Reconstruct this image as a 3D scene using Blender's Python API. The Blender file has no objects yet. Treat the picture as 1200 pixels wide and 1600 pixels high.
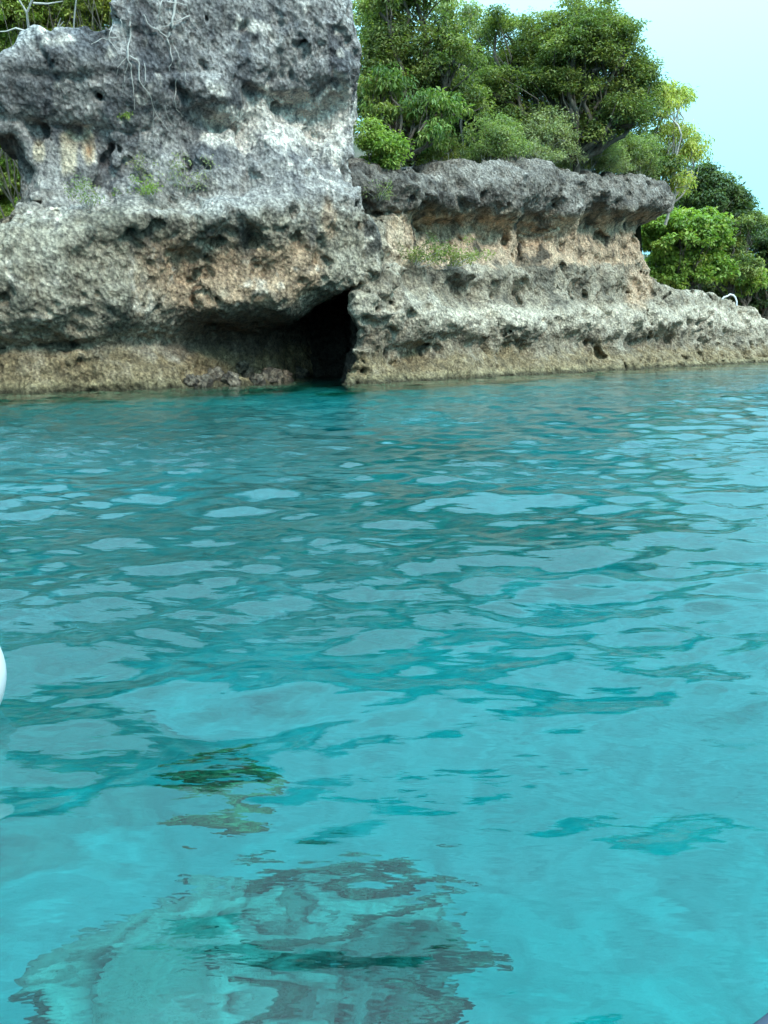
import bpy, math, random
import numpy as np
from mathutils import Vector
from mathutils.bvhtree import BVHTree

rng = np.random.default_rng(7)
random.seed(7)
scene = bpy.context.scene
COL = scene.collection

# ------------------------------------------------------------------ camera
CAM = np.array([0.0, 0.0, 1.7])
PITCH = math.radians(12.35)
FPX = 1210.0                       # focal length in pixels of the 1200x1600 photograph
cam_d = bpy.data.cameras.new("camera")
cam = bpy.data.objects.new("camera", cam_d)
COL.objects.link(cam)
cam.location = CAM
cam.rotation_euler = (math.pi / 2 - PITCH, 0, 0)
cam_d.sensor_fit = 'VERTICAL'
cam_d.sensor_height = 36.0
cam_d.lens = 36.0 * FPX / 1600.0
cam_d.clip_start = 0.05
cam_d.clip_end = 3000
scene.camera = cam

# ------------------------------------------------------------------ sky, sun, exposure
SUN_DIR = Vector((0.45, -0.62, 0.68)).normalized()
elev = math.asin(SUN_DIR.z)
world = bpy.data.worlds.new("World")
scene.world = world
world.use_nodes = True
wn, wl = world.node_tree.nodes, world.node_tree.links
bg = wn["Background"]
sky = wn.new("ShaderNodeTexSky")
sky.sky_type = 'NISHITA'
sky.sun_disc = False
sky.sun_elevation = elev
sky.sun_rotation = math.atan2(SUN_DIR.x, SUN_DIR.y)
sky.air_density = 1.0
sky.dust_density = 4.0
sky.ozone_density = 1.5
hz = wn.new("ShaderNodeMix"); hz.data_type = 'RGBA'
hz.inputs[0].default_value = 0.90          # thin high overcast: flattens the blue of the clear sky
# overcast layer: brighter towards the zenith, as cloud decks are (CIE overcast distribution)
tcw = wn.new("ShaderNodeTexCoord"); sxyz = wn.new("ShaderNodeSeparateXYZ")
oc = wn.new("ShaderNodeMix"); oc.data_type = 'RGBA'; oc.clamp_factor = True
oc.inputs[6].default_value = (3.1, 7.8, 9.2, 1)
oc.inputs[7].default_value = (23.0, 36.0, 44.0, 1)
wl.new(tcw.outputs["Generated"], sxyz.inputs[0]); 
pw = wn.new("ShaderNodeMath"); pw.operation = 'POWER'; pw.inputs[1].default_value = 2.1; pw.use_clamp = True
mx0 = wn.new("ShaderNodeMath"); mx0.operation = 'MAXIMUM'; mx0.inputs[1].default_value = 0.0
wl.new(sxyz.outputs[2], mx0.inputs[0]); wl.new(mx0.outputs[0], pw.inputs[0]); wl.new(pw.outputs[0], oc.inputs[0])
wl.new(oc.outputs[2], hz.inputs[7])
wl.new(sky.outputs[0], hz.inputs[6])
wl.new(hz.outputs[2], bg.inputs[0])
bg.inputs[1].default_value = 0.12

sun_d = bpy.data.lights.new("sun", 'SUN')
sun_d.energy = 1.8
sun_d.angle = math.radians(12)
sun_d.color = (1.0, 0.90, 0.78)
sun = bpy.data.objects.new("sun", sun_d)
COL.objects.link(sun)
sun.rotation_euler = SUN_DIR.to_track_quat('Z', 'Y').to_euler()

vs = scene.view_settings
vs.view_transform = 'Standard'
vs.look = 'None'
vs.exposure = 0.50
vs.gamma = 1.0
vs.use_curve_mapping = False
cy = scene.cycles
cy.use_denoising = True
cy.max_bounces = 10
cy.diffuse_bounces = 1
cy.glossy_bounces = 4
cy.transmission_bounces = 8
cy.transparent_max_bounces = 8
cy.sample_clamp_indirect = 6.0
cy.caustics_refractive = True
cy.caustics_reflective = False

# ------------------------------------------------------------------ helpers
SP, CP = math.sin(PITCH), math.cos(PITCH)


def rays(px, py):
    a = (np.asarray(px, float) - 600) / FPX
    b = (800 - np.asarray(py, float)) / FPX
    return np.stack([a, CP + b * SP, -SP + b * CP + 0 * a], -1)


def at(px, py, Y):
    """world point on the line of sight of a photo pixel, Y metres out"""
    d = rays(px, py)
    return CAM + d * (Y / d[..., 1])[..., None]


def on_z(px, py, z=0.0):
    d = rays(px, py)
    return CAM + d * ((z - CAM[2]) / d[..., 2])[..., None]


def project(P):
    q = P - CAM
    f = q[..., 1] * CP - q[..., 2] * SP
    u = q[..., 1] * SP + q[..., 2] * CP
    return 600 + FPX * q[..., 0] / f, 800 - FPX * u / f


_lat = rng.random((48, 48, 48)).astype(np.float32)
_rots = []
for _ in range(12):
    q, _r = np.linalg.qr(rng.normal(size=(3, 3)))
    _rots.append(q.astype(np.float32))


def vnoise(P, freq, seed=0):
    """smooth value noise in [-1, 1] for points (n, 3)"""
    p = (np.asarray(P, np.float32) @ _rots[seed % 12]) * np.float32(freq) + np.float32(13.7 * seed + 500)
    i = np.floor(p).astype(np.int32)
    f = p - i
    f = f * f * (3 - 2 * f)
    i %= 48
    j = (i + 1) % 48
    x0, y0, z0, x1, y1, z1 = i[:, 0], i[:, 1], i[:, 2], j[:, 0], j[:, 1], j[:, 2]
    fx, fy, fz = f[:, 0], f[:, 1], f[:, 2]
    a = _lat[x0, y0, z0] * (1 - fx) + _lat[x1, y0, z0] * fx
    b = _lat[x0, y1, z0] * (1 - fx) + _lat[x1, y1, z0] * fx
    c = _lat[x0, y0, z1] * (1 - fx) + _lat[x1, y0, z1] * fx
    d = _lat[x0, y1, z1] * (1 - fx) + _lat[x1, y1, z1] * fx
    return ((a * (1 - fy) + b * fy) * (1 - fz) + (c * (1 - fy) + d * fy) * fz) * 2 - 1


def fbm(P, freq, octaves=3, seed=0, gain=0.5):
    out = 0
    a = 1.0
    for k in range(octaves):
        out = out + a * vnoise(P, freq * 2 ** k, seed + k)
        a *= gain
    return out


def smooth(a, b, x):
    t = np.clip((x - a) / (b - a), 0, 1)
    return t * t * (3 - 2 * t)


def link(o, parent=None, **props):
    COL.objects.link(o)
    if parent is not None:
        o.parent = parent
    for k, v in props.items():
        o[k] = v
    return o


def mesh_np(name, V, F, mat=None, smooth_shade=True, col=None):
    """mesh from arrays; F is (n, 4) or (n, 3)"""
    me = bpy.data.meshes.new(name)
    V = np.asarray(V, np.float32); F = np.asarray(F, np.int32)
    k = F.shape[1]
    me.vertices.add(len(V)); me.vertices.foreach_set("co", V.ravel())
    me.loops.add(F.size); me.loops.foreach_set("vertex_index", F.ravel())
    me.polygons.add(len(F))
    me.polygons.foreach_set("loop_start", np.arange(0, F.size, k, dtype=np.int32))
    me.polygons.foreach_set("loop_total", np.full(len(F), k, np.int32))
    me.polygons.foreach_set("use_smooth", np.full(len(F), smooth_shade))
    if col is not None:
        at_ = me.color_attributes.new("col", 'FLOAT_COLOR', 'POINT')
        c4 = np.ones((len(V), 4), np.float32); c4[:, :3] = col
        at_.data.foreach_set("color", c4.ravel())
    me.update(calc_edges=True)
    if mat:
        me.materials.append(mat)
    return me


def normals_np(V, F):
    n = np.cross(V[F[:, 2]] - V[F[:, 0]], V[F[:, 3 if F.shape[1] == 4 else 1]] - V[F[:, 1 if F.shape[1] == 4 else 0]])
    N = np.zeros_like(V)
    for k in range(F.shape[1]):
        for c in range(3):
            N[:, c] += np.bincount(F[:, k], n[:, c], minlength=len(V))
    return N / np.maximum(np.linalg.norm(N, axis=1, keepdims=True), 1e-9)


def surface_nets(f, origin, h):
    nx, ny, nz = f.shape
    s = f < 0
    cnt = np.zeros((nx - 1, ny - 1, nz - 1), np.int8)
    offs = [(i, j, k) for i in (0, 1) for j in (0, 1) for k in (0, 1)]
    for i, j, k in offs:
        cnt += s[i:nx - 1 + i, j:ny - 1 + j, k:nz - 1 + k]
    act = np.argwhere((cnt > 0) & (cnt < 8))
    val = np.stack([f[act[:, 0] + i, act[:, 1] + j, act[:, 2] + k] for i, j, k in offs], 1)
    O = np.array(offs, np.float32)
    acc = np.zeros((len(act), 3), np.float32); n = np.zeros(len(act), np.float32)
    for a in range(8):
        for b in range(a + 1, 8):
            if np.abs(O[a] - O[b]).sum() != 1:
                continue
            va, vb = val[:, a], val[:, b]
            m = (va < 0) != (vb < 0)
            t = np.where(m, va / np.where(m, va - vb, 1), 0)[:, None]
            acc += np.where(m[:, None], O[a] + t * (O[b] - O[a]), 0)
            n += m
    V = (act + acc / n[:, None]) * h + np.asarray(origin)
    idx = np.full((nx - 1, ny - 1, nz - 1), -1, np.int32)
    idx[act[:, 0], act[:, 1], act[:, 2]] = np.arange(len(act))
    quads = []
    for ax in range(3):
        b, c = (ax + 1) % 3, (ax + 2) % 3
        lo = [slice(None)] * 3; hi = [slice(None)] * 3
        lo[ax] = slice(0, -1); hi[ax] = slice(1, None)
        d = np.argwhere(s[tuple(lo)] != s[tuple(hi)])
        ok = (d[:, b] > 0) & (d[:, c] > 0) & (d[:, b] < f.shape[b] - 1) & (d[:, c] < f.shape[c] - 1)
        d = d[ok]
        eb = np.zeros(3, int); eb[b] = 1
        ec = np.zeros(3, int); ec[c] = 1
        g = lambda e: idx[e[:, 0], e[:, 1], e[:, 2]]
        q = np.stack([g(d - eb - ec), g(d - ec), g(d), g(d - eb)], 1)
        fl = ~s[d[:, 0], d[:, 1], d[:, 2]]
        q[fl] = q[fl][:, ::-1]
        quads.append(q)
    return V.astype(np.float32), np.concatenate(quads)


def thin_plate(X, v, reg=0.02):
    n = len(X)

    def ker(r2):
        return 0.5 * r2 * np.log(r2 + 1e-9)
    r2 = ((X[:, None] - X[None]) ** 2).sum(-1)
    A = np.zeros((n + 3, n + 3))
    A[:n, :n] = ker(r2) + reg * np.eye(n)
    A[:n, n] = 1; A[:n, n + 1:] = X
    A[n:, :n] = A[:n, n:].T
    w = np.linalg.solve(A, np.concatenate([v, np.zeros(3)]))

    def ev(Q):
        out = np.empty(len(Q))
        for i in range(0, len(Q), 20000):
            q = Q[i:i + 20000]
            r2 = ((q[:, None] - X[None]) ** 2).sum(-1)
            out[i:i + 20000] = ker(r2) @ w[:n] + w[n] + q @ w[n + 1:]
        return out
    return ev


def poly_sd(px, py, poly):
    """signed distance (negative inside) to a polygon in 2-D"""
    poly = np.asarray(poly, float)
    d = np.full(px.shape, 1e18); ins = np.zeros(px.shape, bool)
    for (x0, y0), (x1, y1) in zip(poly, np.roll(poly, -1, 0)):
        ex, ey = x1 - x0, y1 - y0
        t = np.clip(((px - x0) * ex + (py - y0) * ey) / (ex * ex + ey * ey), 0, 1)
        d = np.minimum(d, (px - x0 - t * ex) ** 2 + (py - y0 - t * ey) ** 2)
        c = ((y0 > py) != (y1 > py)) & (px < ex * (py - y0) / (ey if ey else 1e-9) + x0)
        ins ^= c
    d = np.sqrt(d)
    return np.where(ins, -d, d)


def smax(a, b, k):
    h = np.clip(0.5 - 0.5 * (a - b) / k, 0, 1)
    return a * (1 - h) + b * h + k * h * (1 - h)


# ------------------------------------------------------------------ materials
def new_mat(name):
    m = bpy.data.materials.new(name); m.use_nodes = True
    return m, m.node_tree.nodes, m.node_tree.links, m.node_tree.nodes["Principled BSDF"]


def noise_node(n, l, scale, detail=4, rough=0.6, vec=None):
    t = n.new("ShaderNodeTexNoise")
    t.inputs["Scale"].default_value = scale
    t.inputs["Detail"].default_value = detail
    t.inputs["Roughness"].default_value = rough
    if vec is not None:
        l.new(vec, t.inputs["Vector"])
    return t


def ramp(n, l, src, stops):
    r = n.new("ShaderNodeValToRGB")
    el = r.color_ramp.elements
    while len(el) < len(stops):
        el.new(0.5)
    for e, (p, c) in zip(el, stops):
        e.position = p; e.color = (*c, 1) if len(c) == 3 else c
    l.new(src, r.inputs[0])
    return r


def mix_col(n, l, blend, fac, a, b):
    m = n.new("ShaderNodeMix"); m.data_type = 'RGBA'; m.blend_type = blend
    if isinstance(fac, (int, float)):
        m.inputs[0].default_value = fac
    else:
        l.new(fac, m.inputs[0])
    for s, i in ((a, 6), (b, 7)):
        if isinstance(s, tuple):
            m.inputs[i].default_value = (*s, 1)
        else:
            l.new(s, m.inputs[i])
    return m.outputs[2]


def rock_material():
    m, n, l, p = new_mat("limestone")
    a = n.new("ShaderNodeAttribute"); a.attribute_name = "col"
    g = n.new("ShaderNodeNewGeometry")
    n1 = noise_node(n, l, 3.2, 8, 0.72, g.outputs["Position"])
    n2 = noise_node(n, l, 11, 6, 0.7, g.outputs["Position"])
    v1 = n.new("ShaderNodeTexVoronoi"); v1.inputs["Scale"].default_value = 6.5
    v1.feature = 'F1'
    wob = mix_col(n, l, 'ADD', 0.25, g.outputs["Position"], n1.outputs["Color"])
    l.new(wob, v1.inputs["Vector"])
    r1 = ramp(n, l, n1.outputs[0], [(0.32, (0.22, 0.23, 0.25)), (0.46, (0.80, 0.80, 0.80)), (0.68, (1.6, 1.58, 1.52))])
    r2 = ramp(n, l, n2.outputs[0], [(0.36, (0.30, 0.30, 0.31)), (0.48, (0.95, 0.95, 0.95)), (0.66, (1.5, 1.5, 1.46))])
    c = mix_col(n, l, 'MULTIPLY', 0.85, a.outputs["Color"], r1.outputs[0])
    c = mix_col(n, l, 'MULTIPLY', 0.7, c, r2.outputs[0])
    l.new(c, p.inputs["Base Color"])
    p.inputs["Roughness"].default_value = 0.92
    p.inputs["Specular IOR Level"].default_value = 0.2
    b1 = n.new("ShaderNodeBump"); b1.inputs["Strength"].default_value = 1.0; b1.inputs["Distance"].default_value = 0.16
    l.new(v1.outputs["Distance"], b1.inputs["Height"])
    b2 = n.new("ShaderNodeBump"); b2.inputs["Strength"].default_value = 1.0; b2.inputs["Distance"].default_value = 0.075
    l.new(n1.outputs[0], b2.inputs["Height"]); l.new(b1.outputs[0], b2.inputs["Normal"])
    b3 = n.new("ShaderNodeBump"); b3.inputs["Strength"].default_value = 0.9; b3.inputs["Distance"].default_value = 0.05
    l.new(n2.outputs[0], b3.inputs["Height"]); l.new(b2.outputs[0], b3.inputs["Normal"])
    l.new(b3.outputs[0], p.inputs["Normal"])
    return m


def leaf_material():
    m, n, l, p = new_mat("leaf")
    a = n.new("ShaderNodeAttribute"); a.attribute_name = "col"
    l.new(a.outputs["Color"], p.inputs["Base Color"])
    p.inputs["Roughness"].default_value = 0.45
    p.inputs["Specular IOR Level"].default_value = 0.35
    t = n.new("ShaderNodeBsdfTranslucent")
    tc = mix_col(n, l, 'MULTIPLY', 1.0, a.outputs["Color"], (1.5, 1.6, 0.6))
    l.new(tc, t.inputs[0])
    mx = n.new("ShaderNodeMixShader"); mx.inputs[0].default_value = 0.35
    l.new(p.outputs[0], mx.inputs[1]); l.new(t.outputs[0], mx.inputs[2])
    l.new(mx.outputs[0], n["Material Output"].inputs["Surface"])
    return m


def bark_material(name, c0, c1):
    m, n, l, p = new_mat(name)
    g = n.new("ShaderNodeNewGeometry")
    t = noise_node(n, l, 5, 6, 0.65, g.outputs["Position"])
    r = ramp(n, l, t.outputs[0], [(0.3, c0), (0.7, c1)])
    l.new(r.outputs[0], p.inputs["Base Color"])
    p.inputs["Roughness"].default_value = 0.9
    b = n.new("ShaderNodeBump"); b.inputs["Distance"].default_value = 0.03
    l.new(t.outputs[0], b.inputs["Height"]); l.new(b.outputs[0], p.inputs["Normal"])
    return m


def water_material():
    m, n, l, p = new_mat("sea_water")
    n.remove(p)
    gl = n.new("ShaderNodeBsdfGlass")
    gl.inputs["IOR"].default_value = 1.33
    gl.inputs["Roughness"].default_value = 0.0
    g = n.new("ShaderNodeNewGeometry")
    mp = n.new("ShaderNodeMapping")
    mp.inputs["Rotation"].default_value = (0, 0, math.radians(14))
    mp.inputs["Scale"].default_value = (0.36, 1.0, 1.0)
    l.new(g.outputs["Position"], mp.inputs["Vector"])
    t1 = noise_node(n, l, 6.0, 2, 0.5, mp.outputs[0])
    t2 = noise_node(n, l, 13.0, 3, 0.55, mp.outputs[0])
    pr = n.new("ShaderNodeAttribute"); pr.attribute_name = "col"      # calm and ruffled patches
    b1 = n.new("ShaderNodeBump"); b1.inputs["Distance"].default_value = 0.040
    l.new(t1.outputs[0], b1.inputs["Height"]); l.new(pr.outputs[0], b1.inputs["Strength"])
    b2 = n.new("ShaderNodeBump"); b2.inputs["Distance"].default_value = 0.012
    l.new(t2.outputs[0], b2.inputs["Height"]); l.new(pr.outputs[0], b2.inputs["Strength"])
    l.new(b1.outputs[0], b2.inputs["Normal"])
    l.new(b2.outputs[0], gl.inputs["Normal"])
    l.new(gl.outputs[0], n["Material Output"].inputs["Surface"])
    va = n.new("ShaderNodeVolumeAbsorption")
    va.inputs["Color"].default_value = (0.02, 0.862, 0.878, 1)
    va.inputs["Density"].default_value = 0.46
    l.new(va.outputs[0], n["Material Output"].inputs["Volume"])
    return m


def attr_material(name, rough=0.9, noise_scale=4.0, bump=0.03):
    m, n, l, p = new_mat(name)
    a = n.new("ShaderNodeAttribute"); a.attribute_name = "col"
    g = n.new("ShaderNodeNewGeometry")
    t = noise_node(n, l, noise_scale, 6, 0.65, g.outputs["Position"])
    r = ramp(n, l, t.outputs[0], [(0.3, (0.65,) * 3), (0.7, (1.3,) * 3)])
    c = mix_col(n, l, 'MULTIPLY', 0.8, a.outputs["Color"], r.outputs[0])
    l.new(c, p.inputs["Base Color"])
    p.inputs["Roughness"].default_value = rough
    b = n.new("ShaderNodeBump"); b.inputs["Distance"].default_value = bump
    l.new(t.outputs[0], b.inputs["Height"]); l.new(b.outputs[0], p.inputs["Normal"])
    return m


def plain_material(name, col, rough, spread=0.06):
    m, n, l, p = new_mat(name)
    g = n.new("ShaderNodeNewGeometry")
    t = noise_node(n, l, 14, 5, 0.6, g.outputs["Position"])
    lo = tuple(max(0, c * (1 - spread)) for c in col); hi = tuple(min(1, c * (1 + spread)) for c in col)
    r = ramp(n, l, t.outputs[0], [(0.35, lo), (0.65, hi)])
    l.new(r.outputs[0], p.inputs["Base Color"])
    p.inputs["Roughness"].default_value = rough
    return m


M_ROCK = rock_material()
M_LEAF = leaf_material()
M_BARK = bark_material("bark", (0.05, 0.042, 0.032), (0.15, 0.13, 0.10))
M_PALE = bark_material("pale_bark", (0.36, 0.34, 0.31), (0.62, 0.60, 0.54))
M_WATER = water_material()
M_SEABED = attr_material("seabed", 0.95, 2.5, 0.05)
M_CORAL = attr_material("coral", 0.95, 7.0, 0.06)
M_GROUND = attr_material("soil", 0.95, 2.0, 0.08)

# ------------------------------------------------------------------ cliffs
# left cliff: setback s behind a base line along the shore
LY0, LX0, LK = 26.6, -13.05, 0.538


def left_pt(px, py, s):
    d = rays(px, py)
    t = (LY0 - LK * LX0 + s) / (d[..., 1] - LK * d[..., 0])
    return CAM + d * t[..., None]


LEFT = {
    -190: [(650, -.5), (625, 0), (590, .2), (560, .6), (545, 1.0), (525, .2), (470, -.5), (400, -.4), (350, .1), (200, .9), (120, .4)],
    0: [(650, -.6), (612, 0), (580, .3), (555, .7), (543, 1.2), (527, .3), (480, -.5), (420, -.6), (370, -.3), (345, .1), (300, .8), (250, 1.2), (215, 1.0), (160, .5), (100, .2), (60, .3)],
    120: [(640, -.5), (612, 0), (580, .3), (553, .7), (540, 1.4), (525, .3), (470, -.7), (400, -.8), (350, -.5), (330, -.2), (318, .6), (280, 1.1), (240, 1.3), (208, 1.7), (190, 1.0), (140, .5), (90, .1), (50, .2)],
    240: [(640, -.5), (611, 0), (580, .3), (552, 1.5), (533, 2.0), (510, .6), (480, 0), (440, 0), (390, -.1), (348, -.8), (328, -.8), (312, .4), (290, .9), (240, 1.2), (190, 1.2), (160, .8), (100, .6), (40, .3), (0, .1)],
    340: [(640, -.2), (609, .6), (590, 1.8), (565, 3.0), (530, 4.2), (508, 2.6), (488, .3), (470, 0), (430, .1), (385, .1), (343, -.7), (322, -.6), (305, .6), (280, .9), (230, 1.1), (208, 1.6), (188, 1.7), (170, .8), (140, .5), (80, .7), (0, .3)],
    440: [(640, .2), (607, 1.8), (590, 3.2), (560, 4.6), (530, 5.0), (508, 3.6), (488, .8), (470, .1), (440, .1), (400, .1), (350, -.4), (322, -.4), (290, .4), (250, .8), (215, 1.2), (195, 1.7), (162, 1.7), (140, .8), (100, .5), (0, .2)],
    520: [(640, 2.5), (605, 3.5), (560, 5.2), (500, 4.8), (475, 2.8), (458, .8), (443, .2), (400, .1), (350, -.3), (300, .1), (250, .5), (210, 1.0), (160, 1.2), (135, .5), (60, .2), (0, .1)],
    600: [(640, 2.5), (560, 2.5), (470, 1.5), (400, .6), (300, .4), (150, .6), (0, .4)],
}


def build_left():
    h = 0.09
    x0, x1, y0, y1, z0, z1 = -20.5, 1.6, 20.8, 43.5, -3.9, 16.9
    xs = np.arange(x0, x1, h); ys = np.arange(y0, y1, h); zs = np.arange(z0, z1, h)
    pts = np.array([(px, py, s) for px, c in LEFT.items() for py, s in c], float)
    Wp = left_pt(pts[:, 0], pts[:, 1], pts[:, 2])
    Xc = np.stack([Wp[:, 0] * 0.55, Wp[:, 2]], 1)
    ev = thin_plate(Xc, pts[:, 2], 0.01)
    XX, ZZ = np.meshgrid(xs, zs, indexing='ij')
    zc = np.clip(ZZ, -1.2, 16)
    S = ev(np.stack([np.clip(XX, -16.5, 0) * 0.55, zc], -1).reshape(-1, 2)).reshape(XX.shape)
    S = np.clip(S, -1.2, 5.6) - np.clip(-ZZ - 0.9, 0, 4) * 0.5
    F = LY0 + LK * (XX - LX0) + S                                   # front surface y(x, z)
    # right-hand edge of the headland and its skyline
    e = np.array([(520, -400), (535, -260), (548, -100), (548, 0), (556, 40), (567, 80), (562, 140), (560, 200), (566, 270), (576, 310), (592, 350), (600, 385), (606, 420), (600, 470), (600, 700)], float)
    ep = left_pt(e[:, 0], e[:, 1], np.full(len(e), 0.8))
    o = np.argsort(ep[:, 2])
    xr = np.interp(zs, ep[o, 2], ep[o, 0])
    t = np.array([(-230, 130), (-120, 110), (0, 92), (32, 92), (44, 70), (70, 66), (100, 82), (140, 74), (180, 64), (190, 30), (198, -50), (260, -85), (380, -60), (480, -90), (600, -80)], float)
    tp = left_pt(t[:, 0], t[:, 1], np.full(len(t), 1.2))
    top = np.interp(xs, tp[:, 0], tp[:, 2])
    X3 = xs[:, None, None]; Y3 = ys[None, :, None]; Z3 = zs[None, None, :]
    f = (F[:, None, :] - Y3).astype(np.float32) * 0.8
    side = (X3 - (xr[None, None, :] - 0.10 * (Y3 - 31.5))).astype(np.float32)
    f = smax(f, side, 0.5)
    f = smax(f, (Z3 - (top[:, None, None] + 0.06 * (Y3 - F[:, None, :]))).astype(np.float32), 0.5)
    back = LY0 + LK * (XX - LX0) + 7.0 + 5.0 * smooth(-9, -6, XX)
    f = np.maximum(f, (Y3 - np.minimum(back, y1 - .4)[:, None, :]).astype(np.float32))
    f = np.maximum(f, (x0 + 0.5 - X3).astype(np.float32))
    f = np.maximum(f, (z0 + 0.4 - Z3).astype(np.float32))
    # cave and the see-through notch at the left, cut along the line of sight at their own depth
    near_cut = ((X3 > -8.6) & (Z3 < 6)) | ((X3 < -9) & (Z3 > 3) & (Z3 < 13))
    I = np.argwhere((f < 1.0) & near_cut)
    P = np.stack([xs[I[:, 0]], ys[I[:, 1]], zs[I[:, 2]]], -1).astype(np.float32)
    ppx, ppy = project(P)
    sc = np.maximum(P[:, 1], 5) / FPX
    dep = P[:, 1] - (LY0 + LK * (P[:, 0] - LX0))
    cave = poly_sd(ppx, ppy, [(557, 436), (572, 470), (568, 540), (556, 605), (556, 690), (455, 690), (468, 608), (452, 603), (400, 600), (345, 594), (306, 574), (312, 532), (352, 516), (410, 512), (462, 502), (484, 478), (522, 458)]) * sc
    cave = np.maximum(cave - 0.05, dep - np.interp(ppx, [310, 380, 440, 490, 520], [2.5, 4.5, 6.5, 9.5, 10.6]))
    notch = (np.sqrt(((ppx + 50) / 92) ** 2 + ((ppy - 284) / 80) ** 2) - 1) * 75 * sc
    cut = np.minimum(cave, notch)
    v = f[I[:, 0], I[:, 1], I[:, 2]]
    v = smax(v, -cut, 0.25)
    f[I[:, 0], I[:, 1], I[:, 2]] = v
    # karst relief near the visible surface
    seen = (Y3 - (LY0 + LK * (X3 - LX0)) < 5.0) | ((X3 > -9) & (Z3 < 6))
    I = np.argwhere((np.abs(f) < 0.95) & seen & (Z3 > -2.0))
    P = np.stack([xs[I[:, 0]], ys[I[:, 1]], zs[I[:, 2]]], -1).astype(np.float32)
    Ps = P * np.array([1, 1, 0.75], np.float32)
    zone = 0.35 + 0.65 * smooth(-0.35, 0.45, vnoise(P, 0.33, 7))
    Pf = P * np.array([1, 1, 0.22], np.float32)
    d = 0.60 * np.abs(vnoise(Ps, 0.42, 1)) + zone * (0.50 * np.abs(vnoise(Ps, 0.95, 2)) + 0.34 * np.abs(vnoise(P, 2.0, 3))) + 0.30 * np.abs(vnoise(Pf, 1.3, 8)) - 0.46
    Pb = P * np.array([.22, .22, 1.0], np.float32)
    d = d + 0.55 * smooth(0.52, 0.80, vnoise(P, 0.95, 11)) + 0.45 * smooth(0.55, 0.8, vnoise(P, 1.7, 5)) + 0.14 * smooth(0.09, 0.0, np.abs(vnoise(Pb, 0.55, 6))) * smooth(0, .4, vnoise(P, .3, 9))
    f[I[:, 0], I[:, 1], I[:, 2]] += d.astype(np.float32)
    return surface_nets(f, (x0, y0, z0), h)


# right cliff: u runs along the shore, s is the setback inland
RO = np.array([-1.3, 32.9]); RD = np.array([36.1, 38.1]); RD = RD / np.linalg.norm(RD)
RN = np.array([-RD[1], RD[0]])                     # inland


def right_us(P):
    q = P[..., :2] - RO
    return q @ RD, q @ RN


def right_xy(u, s):
    return RO[0] + u * RD[0] + s * RN[0], RO[1] + u * RD[1] + s * RN[1]


def right_uz(px, py, s):
    d = rays(px, py)
    den = d[..., :2] @ RN
    t = (s - (CAM[:2] - RO) @ RN) / den
    P = CAM + d * t[..., None]
    return right_us(P)[0], P[..., 2]


RIGHT = {
    545: [(640, -.5), (600, 0), (570, .3), (540, .6), (500, .2), (470, 0), (440, 0), (400, .4), (370, 1.0), (340, 1.6), (250, 2.2)],
    600: [(630, -.6), (598, 0), (570, .5), (555, .8), (530, .4), (500, 0), (460, -.1), (420, -.1), (390, .1), (365, .5), (345, 1.2), (330, 1.2), (310, 1.0), (280, .9), (262, 1.5)],
    650: [(625, -.6), (596, 0), (565, .6), (550, 1.0), (535, .7), (507, .1), (488, 0), (475, .3), (452, .7), (430, .8), (418, .9), (408, 1.9), (370, 2.2), (345, 2.3), (330, 1.4), (310, 1.0), (285, 1.1), (262, 1.7)],
    720: [(618, -.6), (592, 0), (560, .6), (547, 1.1), (530, .7), (505, .2), (490, .2), (480, .9), (465, 1.6), (440, 1.1), (421, 1.0), (412, 2.0), (380, 2.3), (345, 2.4), (330, 1.2), (300, .9), (275, 1.1), (255, 1.8)],
    800: [(610, -.6), (586, 0), (560, .6), (546, 1.1), (530, .7), (500, .3), (488, .4), (475, 1.4), (455, 1.7), (435, 1.2), (418, 1.2), (408, 2.1), (370, 2.4), (346, 2.5), (335, 1.2), (300, .8), (270, 1.0), (248, 1.8)],
    900: [(600, -.6), (578, 0), (555, .6), (541, 1.3), (525, .8), (500, .4), (485, .6), (470, 1.6), (440, 1.7), (422, 1.4), (405, 2.2), (370, 2.4), (346, 2.5), (335, 1.1), (300, .8), (280, 1.0), (262, 1.8)],
    980: [(592, -.6), (574, 0), (550, .7), (538, 1.4), (520, .8), (500, .5), (485, .8), (470, 1.7), (430, 2.0), (400, 2.3), (360, 2.4), (346, 2.5), (335, 1.0), (300, .8), (280, 1.4)],
    1030: [(588, -.6), (571, 0), (550, .7), (537, 1.5), (520, .9), (498, .6), (485, 1.0), (470, 1.6), (430, 2.3), (346, 2.6), (332, 1.1), (300, .9), (285, 1.4)],
    1120: [(582, -.6), (568, 0), (548, .8), (536, 1.6), (520, .9), (500, .7), (490, 1.3), (478, 2.0), (465, 1.5), (450, 1.8), (300, 2.0)],
    1200: [(576, -.6), (565, 0), (545, .8), (534, 1.6), (520, 1.0), (505, .8), (495, 1.4), (450, 2.0), (300, 2.0)],
}
R_UEND = right_uz(np.array([1036.]), np.array([400.]), 2.2)[0][0]


def cap_line():
    t = np.array([(520, 245), (560, 250), (590, 274), (620, 268), (650, 263), (680, 266), (700, 258), (740, 264), (765, 254), (790, 258), (812, 246), (835, 243), (860, 258), (885, 266), (905, 284), (925, 276), (960, 273), (985, 282), (1010, 284), (1035, 293), (1052, 306)], float)
    u, z = right_uz(t[:, 0], t[:, 1], np.full(len(t), 1.6))
    return u, z


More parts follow.
